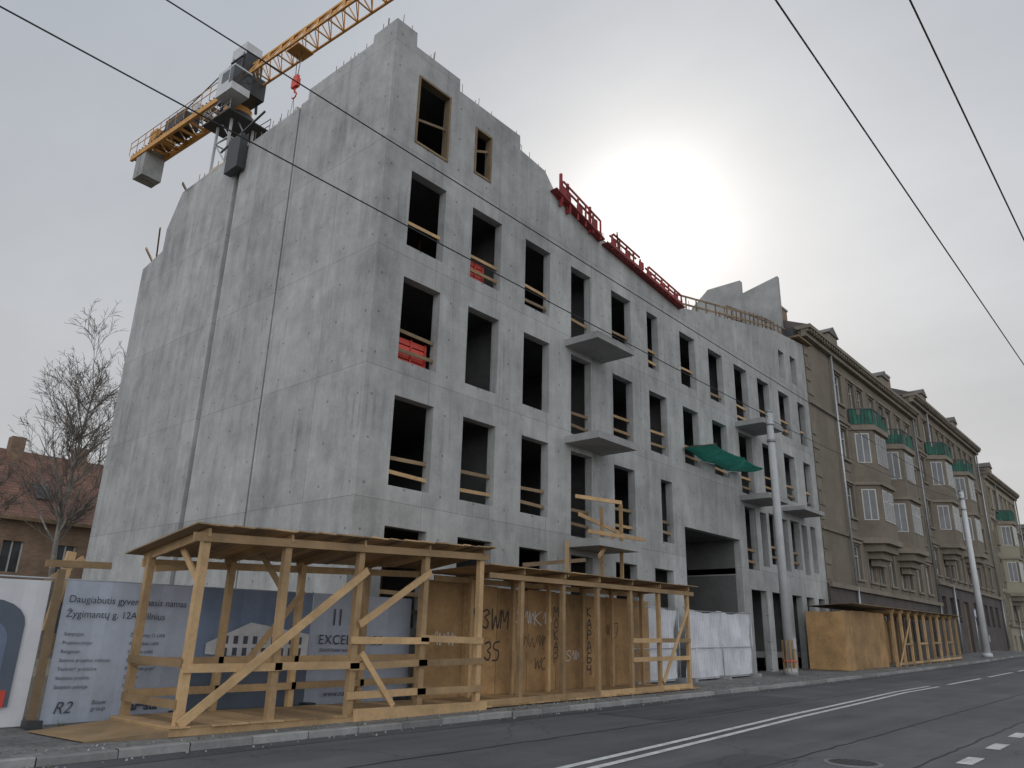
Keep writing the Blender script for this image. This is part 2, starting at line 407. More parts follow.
for x in (14.2,19.4,24.2,29.5,35,39.9):
    for z in (1.301,4.751,8.151,11.581):
        if 27<x<32 and z<5: continue
        for k in range(2):
            xx=x+random.uniform(-1,1); yy=17+random.uniform(0,2.5)
            mb.tube((xx,yy,z),(xx,yy,z+3.1),.04,.04,6,'rust')
mb.make('floors_and_inner_walls',bld)
mb=MB()
for (a,b_,z) in ((19.5,21.75,11.2),(19.5,21.75,7.75),(19.5,21.75,4.35),(32.5,34.7,11.2),(32.5,34.7,7.75)):
    mb.box(a,b_,13.62,14.998,z,z+.24,'conc2',.45)
mb.box(37.2,39.9,13.9,14.998,7.9,8.1,'conc2',.4)
mb.make('balcony_slabs',bld)
mb=MB()
mb.prism([(16.6,15.2),(16.6,21.3),(18.6,21.3),(19.7,20.4),(20.2,15.2)],'x',37.9,38.2,'conc2',.9)
mb.prism([(16.0,17.0),(16.0,23.0),(18.3,22.5),(19.7,20.5),(20.2,17.0)],'x',42.0,42.29,'conc2',.9)
mb.box(38.21,42.0,19,19.2,15.3,19.5,'conc2')
mb.prism([(38.2,17.5),(42.0,17.5),(42.0,19.3),(38.2,18.8)],'y',17.0,17.2,'woodd',.5)
mb.box(11.6,16.9,22,22.3,15.0,18.3,'conc2')
mb.make('roof_gable_walls',bld)
mb=MB()
for (a,b_,z) in rails:
    if random.random()<.1: continue
    y=YF+.16
    for k,h in enumerate((.35,.85)):
        if random.random()<.12: continue
        t=random.uniform(-.06,.06)
        mb.beam((a,y+.02*k,z+h+t+random.uniform(-.05,.05)),(b_,y+.02*k,z+h+t),.03,.10,'wood' if random.random()<.6 else 'woodd')
    if random.random()<.3: mb.beam((a+.1,y+.1,z+.02),(a+.1+random.uniform(-.1,.3),y+.3,z+1.6),.05,.1,'woodd')
for (a,b_,z0,z1) in ((12.2,13.56,15.4,17.8),(14.7,15.5,15.65,17.4)):
    y0,y1=YF-.03,YF+.2
    mb.box(a+.003,a+.07,y0,y1,z0+.003,z1-.003,'woodd',.2); mb.box(b_-.07,b_-.003,y0,y1,z0+.003,z1-.003,'woodd',.2)
    mb.box(a+.073,b_-.073,y0,y1,z1-.073,z1-.003,'woodd',.2); mb.box(a+.073,b_-.073,y0,y1,z0+.003,z0+.073,'woodd',.6)
    mb.beam((a+.08,YF+.1,z0+.9),(b_-.08,YF+.1,z0+1.2),.03,.08,'woodd')
for (p,q) in (((19.3,14.4,5.9),(21.6,14.2,6.0)),((19.2,14.2,5.3),(21.9,14.5,5.05)),((20.0,13.9,3.2),(20.0,13.9,5.6)),((21.4,14.1,3.0),(21.4,14.1,5.9)),((19.4,13.6,4.0),(21.8,14.6,5.0)),((19.0,13.7,4.72),(22.2,13.7,4.8))):
    mb.beam(p,q,.05,.12,'wood')
mb.make('timber_guard_rails',bld)
mb=MB()
for (a,b_,z) in ((12.25,13.5,8.6),(14.8,15.7,12.02)):
    for k in range(4): mb.box(a,b_,YF+.34,YF+.8,z+.02+k*.2,z+.18+k*.2,'redp')
    for t in (a+.05,(a+b_)/2,b_-.1): mb.box(t,t+.06,YF+.315,YF+.34,z+.03,z+.8,'redp',.2)
mb.make('red_barrier_panels',bld)
mb=MB()
def redset(x0,x1,h):
    z=lambda x: prof(x)-.15
    for yy in (YF-.22,YF-.05):
        mb.beam((x0,yy,z(x0)),(x1,yy,z(x1)),.06,.11,'red'); mb.beam((x0+.2,yy,z(x0)+h),(x1-.1,yy,z(x1)+h),.05,.07,'red')
    mb.beam((x0-.3,YF-.14,z(x0-.2)-.12),(x1+.1,YF-.14,z(x1+.1)-.12),.34,.05,'red',.1)
    n=int((x1-x0)/.5)
    for k in range(n+1):
        x=x0+.1+(x1-x0-.2)*k/n
        mb.beam((x,YF-.24,z(x)-.2),(x,YF-.24,z(x)+h+random.uniform(-.12,.1)),.055,.055,'red')
        if k%2==0: mb.box(x+.08,x+.38,YF-.18,YF-.12,z(x)+.08,z(x)+h-.1,'red',random.random()*.6)
redset(18.9,21.5,.62); redset(22.1,24.3,.5); redset(24.7,27.6,.40)
for x,zt_ in ((19.1,1.05),(19.5,.95),(20.9,.8)): mb.beam((x,YF-.1,prof(x)-.3),(x,YF-.1,prof(x)+zt_),.09,.09,'red')
mb.beam((22.3,YF-.4,16.7),(24.2,YF+.8,16.9),.06,.1,'wood')
mb.make('red_parapet_formwork',bld)
mb=MB()
for k in range(60):
    x=XA+.3+random.random()*31; 
    z=prof(x); mb.tube((x,YF+.15,z-.05),(x+random.uniform(-.03,.03),YF+.15,z+random.uniform(.2,.55)),.012,.012,4,'rust')
for k in range(34):
    y=15.5+random.random()*14; z=sprof(y); mb.tube((XA+.15,y,z-.05),(XA+.15,y,z+random.uniform(.15,.5)),.012,.012,4,'rust')
for i in range(12):
    x=28.3+i*1.0; y=YF+.5; z=prof(x)
    mb.beam((x,y,z-.5),(x,y,z+.9),.05,.05,'woodd')
    if i<11:
        for h in (.45,.85): mb.beam((x,y-.03,z+h),(x+1.02,y-.03,prof(x+1)+h),.03,.09,'woodd')
for i in range(9):
    y=20+i*1.0; z=sprof(y)
    mb.beam((XA+.5,y,z-.5),(XA+.5,y,z+.6+random.uniform(-.2,.2)),.05,.05,'wood')
for y in (20.0,22.3,25.0,27.2): mb.beam((XA+.45,y,18.8+random.uniform(-.1,.4)),(XA+.45,y+2.1,18.9+random.uniform(-.1,.4)),.03,.12,'wood')
mb.beam((XA-.35,27.6,18.5),(XA+.6,29.2,19.1),.06,.1,'woodd'); mb.beam((XA-.2,29.4,17.2),(XA+.4,30.8,16.6),.06,.1,'woodd'); mb.beam((XA-.3,30.2,16.5),(XA+.5,31.2,16.4),.05,.1,'wood')
mb.box(XA-.32,XA-.02,23.3,24.2,17.5,18.9,'dark')
mb.beam((XA-.1,22.2,19.4),(XA-.1,25.2,19.0),.06,.06,'dark')
for i in range(16):
    x=34+i*.55; mb.beam((x,YF+.7,prof(x)-.2),(x,YF+.7,prof(x)+1.1),.04,.04,'rust')
for h in (.5,1.1): mb.beam((34,YF+.68,prof(34)+h),(42.5,YF+.68,prof(42)+h),.04,.06,'woodd')
mb.box(41.0,43.0,YF-.3,YF+.6,18.4,18.5,'woodd'); mb.box(41.6,42.3,YF+.2,YF+.9,18.6,19.3,'dark')
mb.make('roof_timber_and_rebar',bld)
mb=MB()
NX,NY=18,8
def net(u,v):
    e=1.5-.35*abs(math.sin(u*7))-.5*max(0,u-.7)
    x=27.4+5.0*u+.35*v*math.sin(3*u); y=14.98-e*v; z=9.15-.15*u-.22*math.sin(math.pi*u)*math.sin(math.pi*(.2+.8*v))+.05*math.sin(14*u+5*v)
    return (x,y,z)
for i in range(NX):
    for j in range(NY):
        mb.face([net(i/NX,j/NY),net((i+1)/NX,j/NY),net((i+1)/NX,(j+1)/NY),net(i/NX,(j+1)/NY)],'green',random.random()*.4+.4,True)
for i in (0,6,12,18): 
    p=net(i/NX,0);q=net(i/NX,1); mb.tube(p,(q[0],q[1],q[2]+.02),.02,.02,5,'rust')
mb.make('safety_net',bld)

# ---------------------------------------------------------------- covered timber walkway (left)
wk=empty('timber_covered_walkway')
mb=MB(); FY,BY=12.2,14.1
px=[6.2,7.77,9.4,11.1,12.76]; px2=[14.2,15.8,17.3,18.9,20.4,22.1]
def zt(x): return 3.08+.045*(x-6.26)
J=lambda s=.02: random.uniform(-s,s)
for x in px:
    b0=g(x)+.1
    mb.beam((x+J(),FY,b0),(x+J(),FY,zt(x)),.13,.12,'wood'); mb.beam((x+J(),BY,b0),(x+J(),BY,zt(x)-.25),.12,.12,'wood')
    mb.beam((x,FY-.12,zt(x)+.03),(x,BY+.25,zt(x)-.27),.05,.14,'wood')
mb.beam((px[0]-.25,FY-.09,zt(px[0])-.06),(px[-1]+.15,FY-.09,zt(px[-1])-.06),.05,.14,'wood')
mb.beam((px[0]-.1,BY+.09,zt(px[0])-.38),(px[-1]+.1,BY+.09,zt(px[-1])-.38),.05,.14,'wood')
n=34
for k in range(n):
    x0=px[0]-.3+(px[-1]-px[0]+.55)*k/n; x1=x0+(px[-1]-px[0]+.55)/n-.012
    z0=zt(x0)+.125+random.uniform(0,.012)
    y0=FY-.25+random.uniform(-.05,.05)
    mb.beam(((x0+x1)/2,y0,z0+.02),((x0+x1)/2,BY+.4,z0-.34),x1-x0,.025,'wood' if k%5 else 'woodd')
mb.box(px[0]-.2,px[-1]+.1,FY-.15,BY+.1,g(6)+.11,g(9)+.19,'wood',.4)
mb.box(px[2],px[-1]+.15,FY-.2,FY-.155,g(9)+.08,g(9)+.32,'wood',.8)
for k in range(20):
    x=px[0]-.2+k*.33; mb.box(x,x+.31,FY-.18+J(),BY+.05,g(9)+.192,g(9)+.215,'wood')
mb.face([(4.9,FY+.1,g(5)+.115),(px[0]-.2,FY-.15,g(6)+.2),(px[0]-.2,BY,g(6)+.2),(4.7,BY-.1,g(5)+.115)],'wood',.3)
mb.face([(4.9,FY+.1,g(5)+.10),(px[0]-.2,FY-.15,g(6)+.1),(px[0]-.2,FY-.15,g(6)+.2),(4.9,FY+.1,g(5)+.115)],'woodd',.3)
for i in range(len(px)-1):
    a,b_=px[i],px[i+1]
    hs=(.55,1.05,1.52) if i>=2 else (1.05,)
    for h in hs: mb.beam((a-.05-abs(J(.08)),FY-.085,g(a)+h+J(.03)),(b_+.05+abs(J(.08)),FY-.085,g(b_)+h+J(.03)),.035,.13,'wood')
    for h in (.6,1.1): mb.beam((a-.05,BY-.085,g(a)+h),(b_+.05,BY-.085,g(b_)+h),.035,.13,'wood')
for h in (.55,1.15): mb.beam((px[0]-.09,FY,g(6)+h),(px[0]-.09,BY,g(6)+h),.03,.13,'wood')
mb.beam((px[0]-.05,FY-.13,.2),(px[2]+.1,FY-.13,2.75),.04,.14,'wood',.8)
mb.beam((px[2]+.0,FY-.13,1.75),(px[3]+.05,FY-.13,2.85),.04,.13,'wood',.7)
mb.beam((px[2]+.1,FY-.13,1.25),(px[2]+.95,FY-.13,.3),.04,.11,'wood')
mb.beam((px[0]+.05,BY-.12,2.6),(px[0]+.9,BY-.12,2.7),.04,.11,'wood')
for x in px[:2]: mb.beam((x+.12,FY+.1,2.2),(x+.12,FY+1.1,3.0),.04,.11,'wood')
mb.beam((px[1]+.1,BY-.1,.5),(px[2],BY-.1,2.4),.04,.12,'wood')
mb.make('high_bays',wk)
mb=MB()
def zt2(x): return 3.0+.012*(x-13)
for x in px2:
    b0=g(x)+.1
    mb.beam((x+J(),FY,b0),(x+J(),FY,zt2(x)),.12,.1,'wood'); mb.box(x-.05,x+.05,BY-.3,BY-.2,b0,zt2(x),'wood')
    mb.beam((x,FY-.1,zt2(x)+.07),(x,BY+.1,zt2(x)-.02),.05,.12,'wood')
mb.beam((13.0,FY-.075,zt2(13)-.07),(22.4,FY-.075,zt2(22)-.07),.04,.12,'wood',.1)
mb.beam((13.0,BY-.15,zt2(13)-.08),(22.4,BY-.15,zt2(22)-.08),.04,.14,'wood')
x=12.9
while x<22.4:
    mb.beam((x+.3,FY-.22+J(.04),zt2(x)+.15+random.uniform(0,.02)),(x+.3,BY+.2,zt2(x)+.06),.58,.022,'woodd' if random.random()<.7 else 'wood'); x+=.6
for i in range(5):
    a,b_=px2[i],px2[i+1]
    mb.beam((a,FY-.07,g(a)+.2),(b_,FY-.07,g(b_)+.2),.04,.16,'wood')
    if i>=3:
        for h in (1.0,1.5): mb.beam((a,FY-.07,g(a)+h),(b_,FY-.07,g(b_)+h),.035,.12,'wood')
mb.beam((12.8,FY-.07,g(13)+.2),(14.2,FY-.07,g(14)+.2),.04,.16,'wood')
mb.beam((20.4,FY-.1,.5),(22.0,FY-.1,2.6),.035,.12,'wood')
x=12.9
while x<22.3:
    mb.box(x,x+.28,FY-.12,BY-.02,g(x)+.13,g(x)+.165,'wood'); x+=.3
mb.beam((15.9,FY-.06,3.1),(15.9,FY-.06,4.0),.05,.1,'wood'); mb.beam((14.6,FY+.3,3.3),(17.6,FY+.6,3.7),.04,.10,'woodd')
mb.make('low_bays',wk)
# ---- plywood hoarding with sprayed graffiti
hd=empty('plywood_hoarding')
mb=MB(); x=12.95
while x<22.0:
    mb.box(x,x+1.235,BY,BY+.02,g(x)+.16,2.86+random.uniform(-.03,.03),'osb'); x+=1.25
mb.box(12.9,22.2,BY+.021,BY+.06,.9,1.0,'wood')
mb.make('boards',hd)
G={'M':[[(0,0),(.1,1),(.5,.4),(.9,1),(1,0)]],'3':[[(.05,.9),(.6,1),(.8,.75),(.35,.55),(.85,.35),(.6,0),(0,.1)]],'A':[[(0,0),(.5,1),(.95,0)],[(.2,.35),(.8,.38)]],
'S':[[(.9,.9),(.4,1),(.1,.75),(.8,.35),(.6,0),(0,.1)]],'K':[[(.05,1),(.1,0)],[(.9,1),(.1,.5),(.95,0)]],'P':[[(.1,0),(.1,1),(.8,.9),(.75,.55),(.1,.5)]],'B':[[(.8,1),(.1,1),(.1,0),(.8,.1),(.8,.5),(.1,.55)]],
'Y':[[(.05,1),(.1,.55),(.8,.5)],[(.85,1),(.8,0)]],'W':[[(0,1),(.2,0),(.5,.7),(.8,0),(1.1,1)]],'5':[[(.9,1),(.2,1),(.15,.6),(.8,.5),(.75,.05),(.05,0)]],'O':[[(.5,1),(.05,.6),(.2,.05),(.8,.1),(.95,.7),(.5,1)]],'~':[[(0,.5),(.2,.9),(.35,.1),(.55,.95),(.7,.1),(.9,.8),(1.2,.3)]],'J':[[(.2,1),(.9,1),(.7,.1),(.3,-.1),(.1,.2)]]}
gb=MB(); rg=random.Random(4)
def spray(s,x,z,w,h,mat,th,vert=False,lean=.12):
    for ch in s:
        if ch==' ': x+=w*.6; continue
        for st in G[ch]:
            pts=[(x+(p[0]+p[1]*lean+rg.uniform(-.06,.06))*w,z+(p[1]+rg.uniform(-.06,.06))*h) for p in st]
            sm=[]
            for i in range(len(pts)-1):
                p0=pts[max(i-1,0)];p1=pts[i];p2=pts[i+1];p3=pts[min(i+2,len(pts)-1)]
                for k in range(5):
                    t=k/5; sm.append(tuple(.5*((2*p1[d])+(-p0[d]+p2[d])*t+(2*p0[d]-5*p1[d]+4*p2[d]-p3[d])*t*t+(-p0[d]+3*p1[d]-3*p2[d]+p3[d])*t**3) for d in (0,1)))
            sm.append(pts[-1])
            off=rg.uniform(.004,.012)
            for i in range(len(sm)-1):
                a,b_=sm[i],sm[i+1]; dx,dz=b_[0]-a[0],b_[1]-a[1]; L=math.hypot(dx,dz) or 1; nx,nz=-dz/L*th/2,dx/L*th/2
                ex,ez=dx/L*th*.25,dz/L*th*.25; yy=BY-off-i*.00012
                gb.face([(a[0]-nx-ex,yy,a[1]-nz-ez),(b_[0]-nx+ex,yy,b_[1]-nz+ez),(b_[0]+nx+ex,yy,b_[1]+nz+ez),(a[0]+nx-ex,yy,a[1]+nz-ez)],mat)
        if vert: z-=h*1.25
        else: x+=w*1.2
spray('M3WM',14.5,1.8,.30,.48,'black',.042); spray('35',15.0,1.05,.26,.42,'black',.042)
spray('S~K~',16.2,1.95,.32,.38,'inkw',.028); spray('~W~',16.3,1.35,.34,.34,'black',.018); spray('KAPABY',19.45,2.25,.22,.26,'black',.036,True,.0); spray('MOKAP',17.85,2.2,.21,.25,'black',.028,True,.0)
spray('~J',20.4,1.7,.32,.4,'black',.022); spray('~~',13.2,1.35,.34,.35,'inkw',.015); spray('WO',17.0,.8,.24,.3,'black',.022); spray('S~',18.4,1.0,.26,.3,'inkw',.02)
gb.make('spray_graffiti',hd)

# ---------------------------------------------------------------- banner fence
bf=empty('banner_fence',(-.28,0,0))
FYB=14.6
mb=MB()
def ban(x0,x1,z0,z1,mat,y=FYB,var=.5):
    n=max(2,int((x1-x0)/.18)); 
    for i in range(n):
        for j in range(4):
            def q(a,b_):
                xx=x0+(x1-x0)*a/n; zz=z0+(z1-z0)*b_/4
                return (xx,y+.018*math.sin(xx*4.2+zz*1.3)+.01*math.sin(xx*11),zz+g(xx))
            mb.face([q(i,j),q(i+1,j),q(i+1,j+1),q(i,j+1)],mat,var,True)
ban(-3.0,1.9,.13,2.33,'bannerp'); ban(1.9,5.1,.13,2.38,'bannerw')
ban(5.35,7.6,.13,2.41,'banner'); ban(7.61,10.35,.13,2.41,'bannerp'); ban(10.36,13.2,.13,2.41,'banner')
mb.make('banner_sheets',bf)
mb=MB()
y=FYB-.04; ax=.38
pts=[(3.35+ax,.35)]+[(3.35+ax+.55-.55*math.cos(t*math.pi/10),1.6+.38*math.sin(t*math.pi/10)) for t in range(11)]+[(4.45+ax,.35)]
mb.face([(a,y,b_) for a,b_ in pts],'bannerd',.2)
pts=[(3.6+ax,.35)]+[(3.6+ax+.32-.32*math.cos(t*math.pi/10),1.35+.3*math.sin(t*math.pi/10)) for t in range(11)]+[(4.24+ax,.35)]
mb.face([(a,y-.004,b_) for a,b_ in pts],'bannerp',.2)
mb.box(4.1+ax,4.38+ax,y-.02,y-.006,.35,.6,'redp')
mb.face([(8.0,y,1.15),(10.3,y,1.0),(10.3,y,1.55),(8.9,y,1.75),(8.0,y,1.35)],'inkw',.3)
for k in range(9):
    for j in range(2): mb.face([(8.35+k*.21,y-.004,1.12+j*.22),(8.45+k*.21,y-.004,1.12+j*.22),(8.45+k*.21,y-.004,1.27+j*.22),(8.35+k*.21,y-.004,1.27+j*.22)],'ink')
mb.face([(7.65,y,.15),(10.33,y,.15),(10.33,y,.95),(9.0,y,1.05),(7.65,y,1.1)],'bannerd',.5)
mb.face([(10.9,y,1.75),(10.94,y,1.75),(10.94,y,2.1),(10.9,y,2.1)],'ink'); mb.face([(11.06,y,1.75),(11.1,y,1.75),(11.1,y,2.1),(11.06,y,2.1)],'ink')
mb.make('banner_prints',bf)
ty=FYB-.042
text('Daugiabutis gyvenamasis namas',5.42,ty,1.98,.165,'ink',bf,'title_text')
text('Žygimantų g. 12A, Vilnius',5.42,ty,1.74,.165,'ink',bf,'title_text_b')
for k,(l,r_) in enumerate((('Statytojas:','Žygimantų 12 UAB'),('Projektuotojas:','Architektai UAB'),('Rangovas:','Statybos UAB'),('Statinio projekto vadovas:','Projekto valdymas'),('Techninė priežiūra:','Priežiūros grupė'),('Statybos pradžia:','2021 m.'),('Statybos pabaiga:','2023 m.'))):
    text(l,5.45,ty,1.44-k*.14,.08,'ink',bf,'info_text'); text(r_,6.55,ty,1.44-k*.14,.08,'ink',bf,'info_text')
text('R2',5.5,ty,.22,.26,'ink',bf,'logo_text',shear=.3); text('Bouw\ngroup',6.1,ty,.34,.10,'ink',bf,'logo_text_b'); text('naresta',6.65,ty,.22,.2,'ink',bf,'logo_text_c',bold=.006)
text('EXCELLENCE',10.55,ty,1.36,.28,'ink',bf,'slogan_text',spacing=1.1); text('www.namai.lt',10.8,ty,.30,.17,'ink',bf,'web_text'); text('IŠSKIRTINIAI NAMAI',10.6,ty,1.2,.1,'ink',bf,'slogan_small')
mb=MB()
for x in (-3,-.5,1.9,5.2,7.6,10.35,12.9):
    mb.tube((x,FYB+.05,g(x)+.05),(x,FYB+.05,g(x)+2.45),.021,.021,8,'steel')
    mb.box(x-.11,x+.11,FYB-.3,FYB+.35,g(x)+.1,g(x)+.22,'dark')
mb.tube((-3,FYB+.05,2.27),(12.9,FYB+.05,2.42),.018,.018,6,'steel')
mb.box(5.14,5.26,FYB-.12,FYB-.05,g(5)+.1,2.5,'woodd',.2)
mb.beam((5.35,FYB+.5,1.5),(5.5,FYB+.5,2.85),.14,.1,'wood'); mb.beam((5.1,FYB+.45,2.62),(6.2,FYB+.45,2.66),.04,.12,'wood')
mb.beam((5.2,FYB+1,2.2),(5.9,FYB+1,2.8),.04,.1,'wood')
mb.make('posts_and_rails',bf)
# ---------------------------------------------------------------- white tarp fences
def tarp_fence(x0,x1,y,h,panels):
    e=empty('tarpaulin_site_fence'); mb=MB(); n=int((x1-x0)/.12)
    for i in range(n):
        for j in range(8):
            def q(a,b_):
                xx=x0+(x1-x0)*a/n; t=b_/8
                return (xx,y+.06*math.sin(xx*5.1)*math.sin(t*3)+.03*math.sin(xx*13+t*7)+.03*math.sin(xx*2.3+t*11),g(xx)+.15+t*(h-.1)+.05*math.sin(xx*3)*t)
            mb.face([q(i,j),q(i+1,j),q(i+1,j+1),q(i,j+1)],'white',.6,True)
    mb.make('tarpaulin',e); mb=MB()
    for k in range(panels+1):
        x=x0+(x1-x0)*k/panels
        mb.tube((x,y-.1,g(x)+.1),(x,y-.1,g(x)+h+.1),.021,.021,8,'steel'); mb.box(x-.1,x+.1,y-.35,y+.2,g(x)+.1,g(x)+.23,'conc2')
    for zz in (.2,1.2,h+.06): mb.tube((x0,y-.1,g(x0)+zz),(x1,y-.1,g(x1)+zz),.016,.016,6,'steel')
    k=x0
    while k<x1: mb.tube((k,y-.1,g(k)+.2),(k,y-.1,g(k)+h+.05),.004,.004,4,'steel',cap=False); k+=.12
    mb.make('mesh_frame',e)
tarp_fence(21.9,24.9,BY+.1,2.45,1); tarp_fence(25.2,30.3,BY-.1,2.4,2)

# ---------------------------------------------------------------- right hand hoarding + walkway
e=empty('timber_covered_walkway'); mb=MB()
for k in range(5):
    x=37.9+k*1.25; mb.box(x,x+1.235,12.9,12.92,g(x)+.12,3.1+g(x)*.3+random.uniform(-.03,.03),'osb')
mb.box(37.88,37.9,12.92,14.6,g(38)+.12,3.15,'osb')
for k in range(10):
    x=44.3+k*1.5
    mb.box(x-.06,x+.06,12.5,12.62,g(x)+.1,3.2+g(x)*.35,'wood'); mb.box(x-.06,x+.06,14.0,14.1,g(x)+.1,3.1+g(x)*.35,'woodd')
    mb.beam((x,12.4,3.25+g(x)*.35),(x,14.3,3.15+g(x)*.35),.05,.13,'wood')
    if k<9:
        mb.beam((x,12.48,g(x)+.25),(x+1.5,12.48,g(x+1.5)+.25),.035,.12,'wood')
        if k%2: mb.beam((x,12.48,g(x)+1.2),(x+1.5,12.48,g(x+1.5)+1.2),.035,.10,'wood')
        if k<4: mb.box(x,x+1.43,14.11,14.13,g(x)+.15,2.9+g(x)*.3,'osb')
mb.beam((44.4,12.45,.7),(47.2,12.45,3.1),.04,.1,'wood')
for k in range(20):
    x=37.8+k*1.04; mb.beam((x+.5,12.3,3.37+g(x)*.35),(x+.5,14.5,3.25+g(x)*.35),1.02,.025,'woodd')
mb.make('timber_frame_and_boards',e)

# ---------------------------------------------------------------- poles
def pole(x,y,h,r0,r1,mat,wrap):
    e=empty('street_lamp_pole'); mb=MB(); b0=g(x)+.1
    mb.tube((x,y,b0),(x,y,h),r0,r1,20,mat,.7)
    mb.tube((x,y,b0),(x,y,b0+.25),r0*1.5,r0*1.35,16,mat,.5)
    mb.tube((x,y,h),(x,y,h+.08),r1*1.15,r1*1.1,16,'steel')
    for z in (h-.6,h-1.4): mb.tube((x,y,z),(x,y,z+.12),r1*1.25,r1*1.25,16,'steel')
    mb.box(x-.1,x+.1,y-r0-.08,y-r0+.02,b0+1.0,b0+1.45,'grey')
    if wrap:
        for k in range(10):
            t=k*math.tau/10; mb.beam((x+.24*math.cos(t),y+.24*math.sin(t),b0),(x+.24*math.cos(t),y+.24*math.sin(t),b0+1.35),.11,.03,'wood')
        mb.tube((x,y,b0+.5),(x,y,b0+.56),.275,.275,14,'redp')
    mb.make('pole_shaft',e)
pole(32.9,13.5,11.7,.20,.15,'polec',True)
pole(65,12.4,12.9,.24,.16,'polew',False)
pole(-24,13.5,12.0,.17,.12,'polec',False)
def cable(name,p,q,sag,r=.014,n=30):
    mb=MB(); p=Vector(p);q=Vector(q); L=None
    for i in range(n+1):
        t=i/n; c=p.lerp(q,t); c.z-=sag*4*t*(1-t)
        if L is not None: mb.tube(L,c,r,r,6,'cable',cap=False)
        L=c
    return mb.make(name)
cable('overhead_cable',(-24,13.5,12.05),(32.9,13.5,11.5),.25,.016)
cable('overhead_cable',(-24,13.5,14.0),(65,12.4,12.6),.25,.016,50)
cable('overhead_cable',(32.9,13.5,11.4),(65,12.4,12.3),.4,.014)
cable('trolley_wire',(-30,1.8,6.8),(130,1.8,7.4),.15,.009,50)
cable('trolley_wire',(-30,.93,6.8),(130,.93,7.4),.15,.009,50)

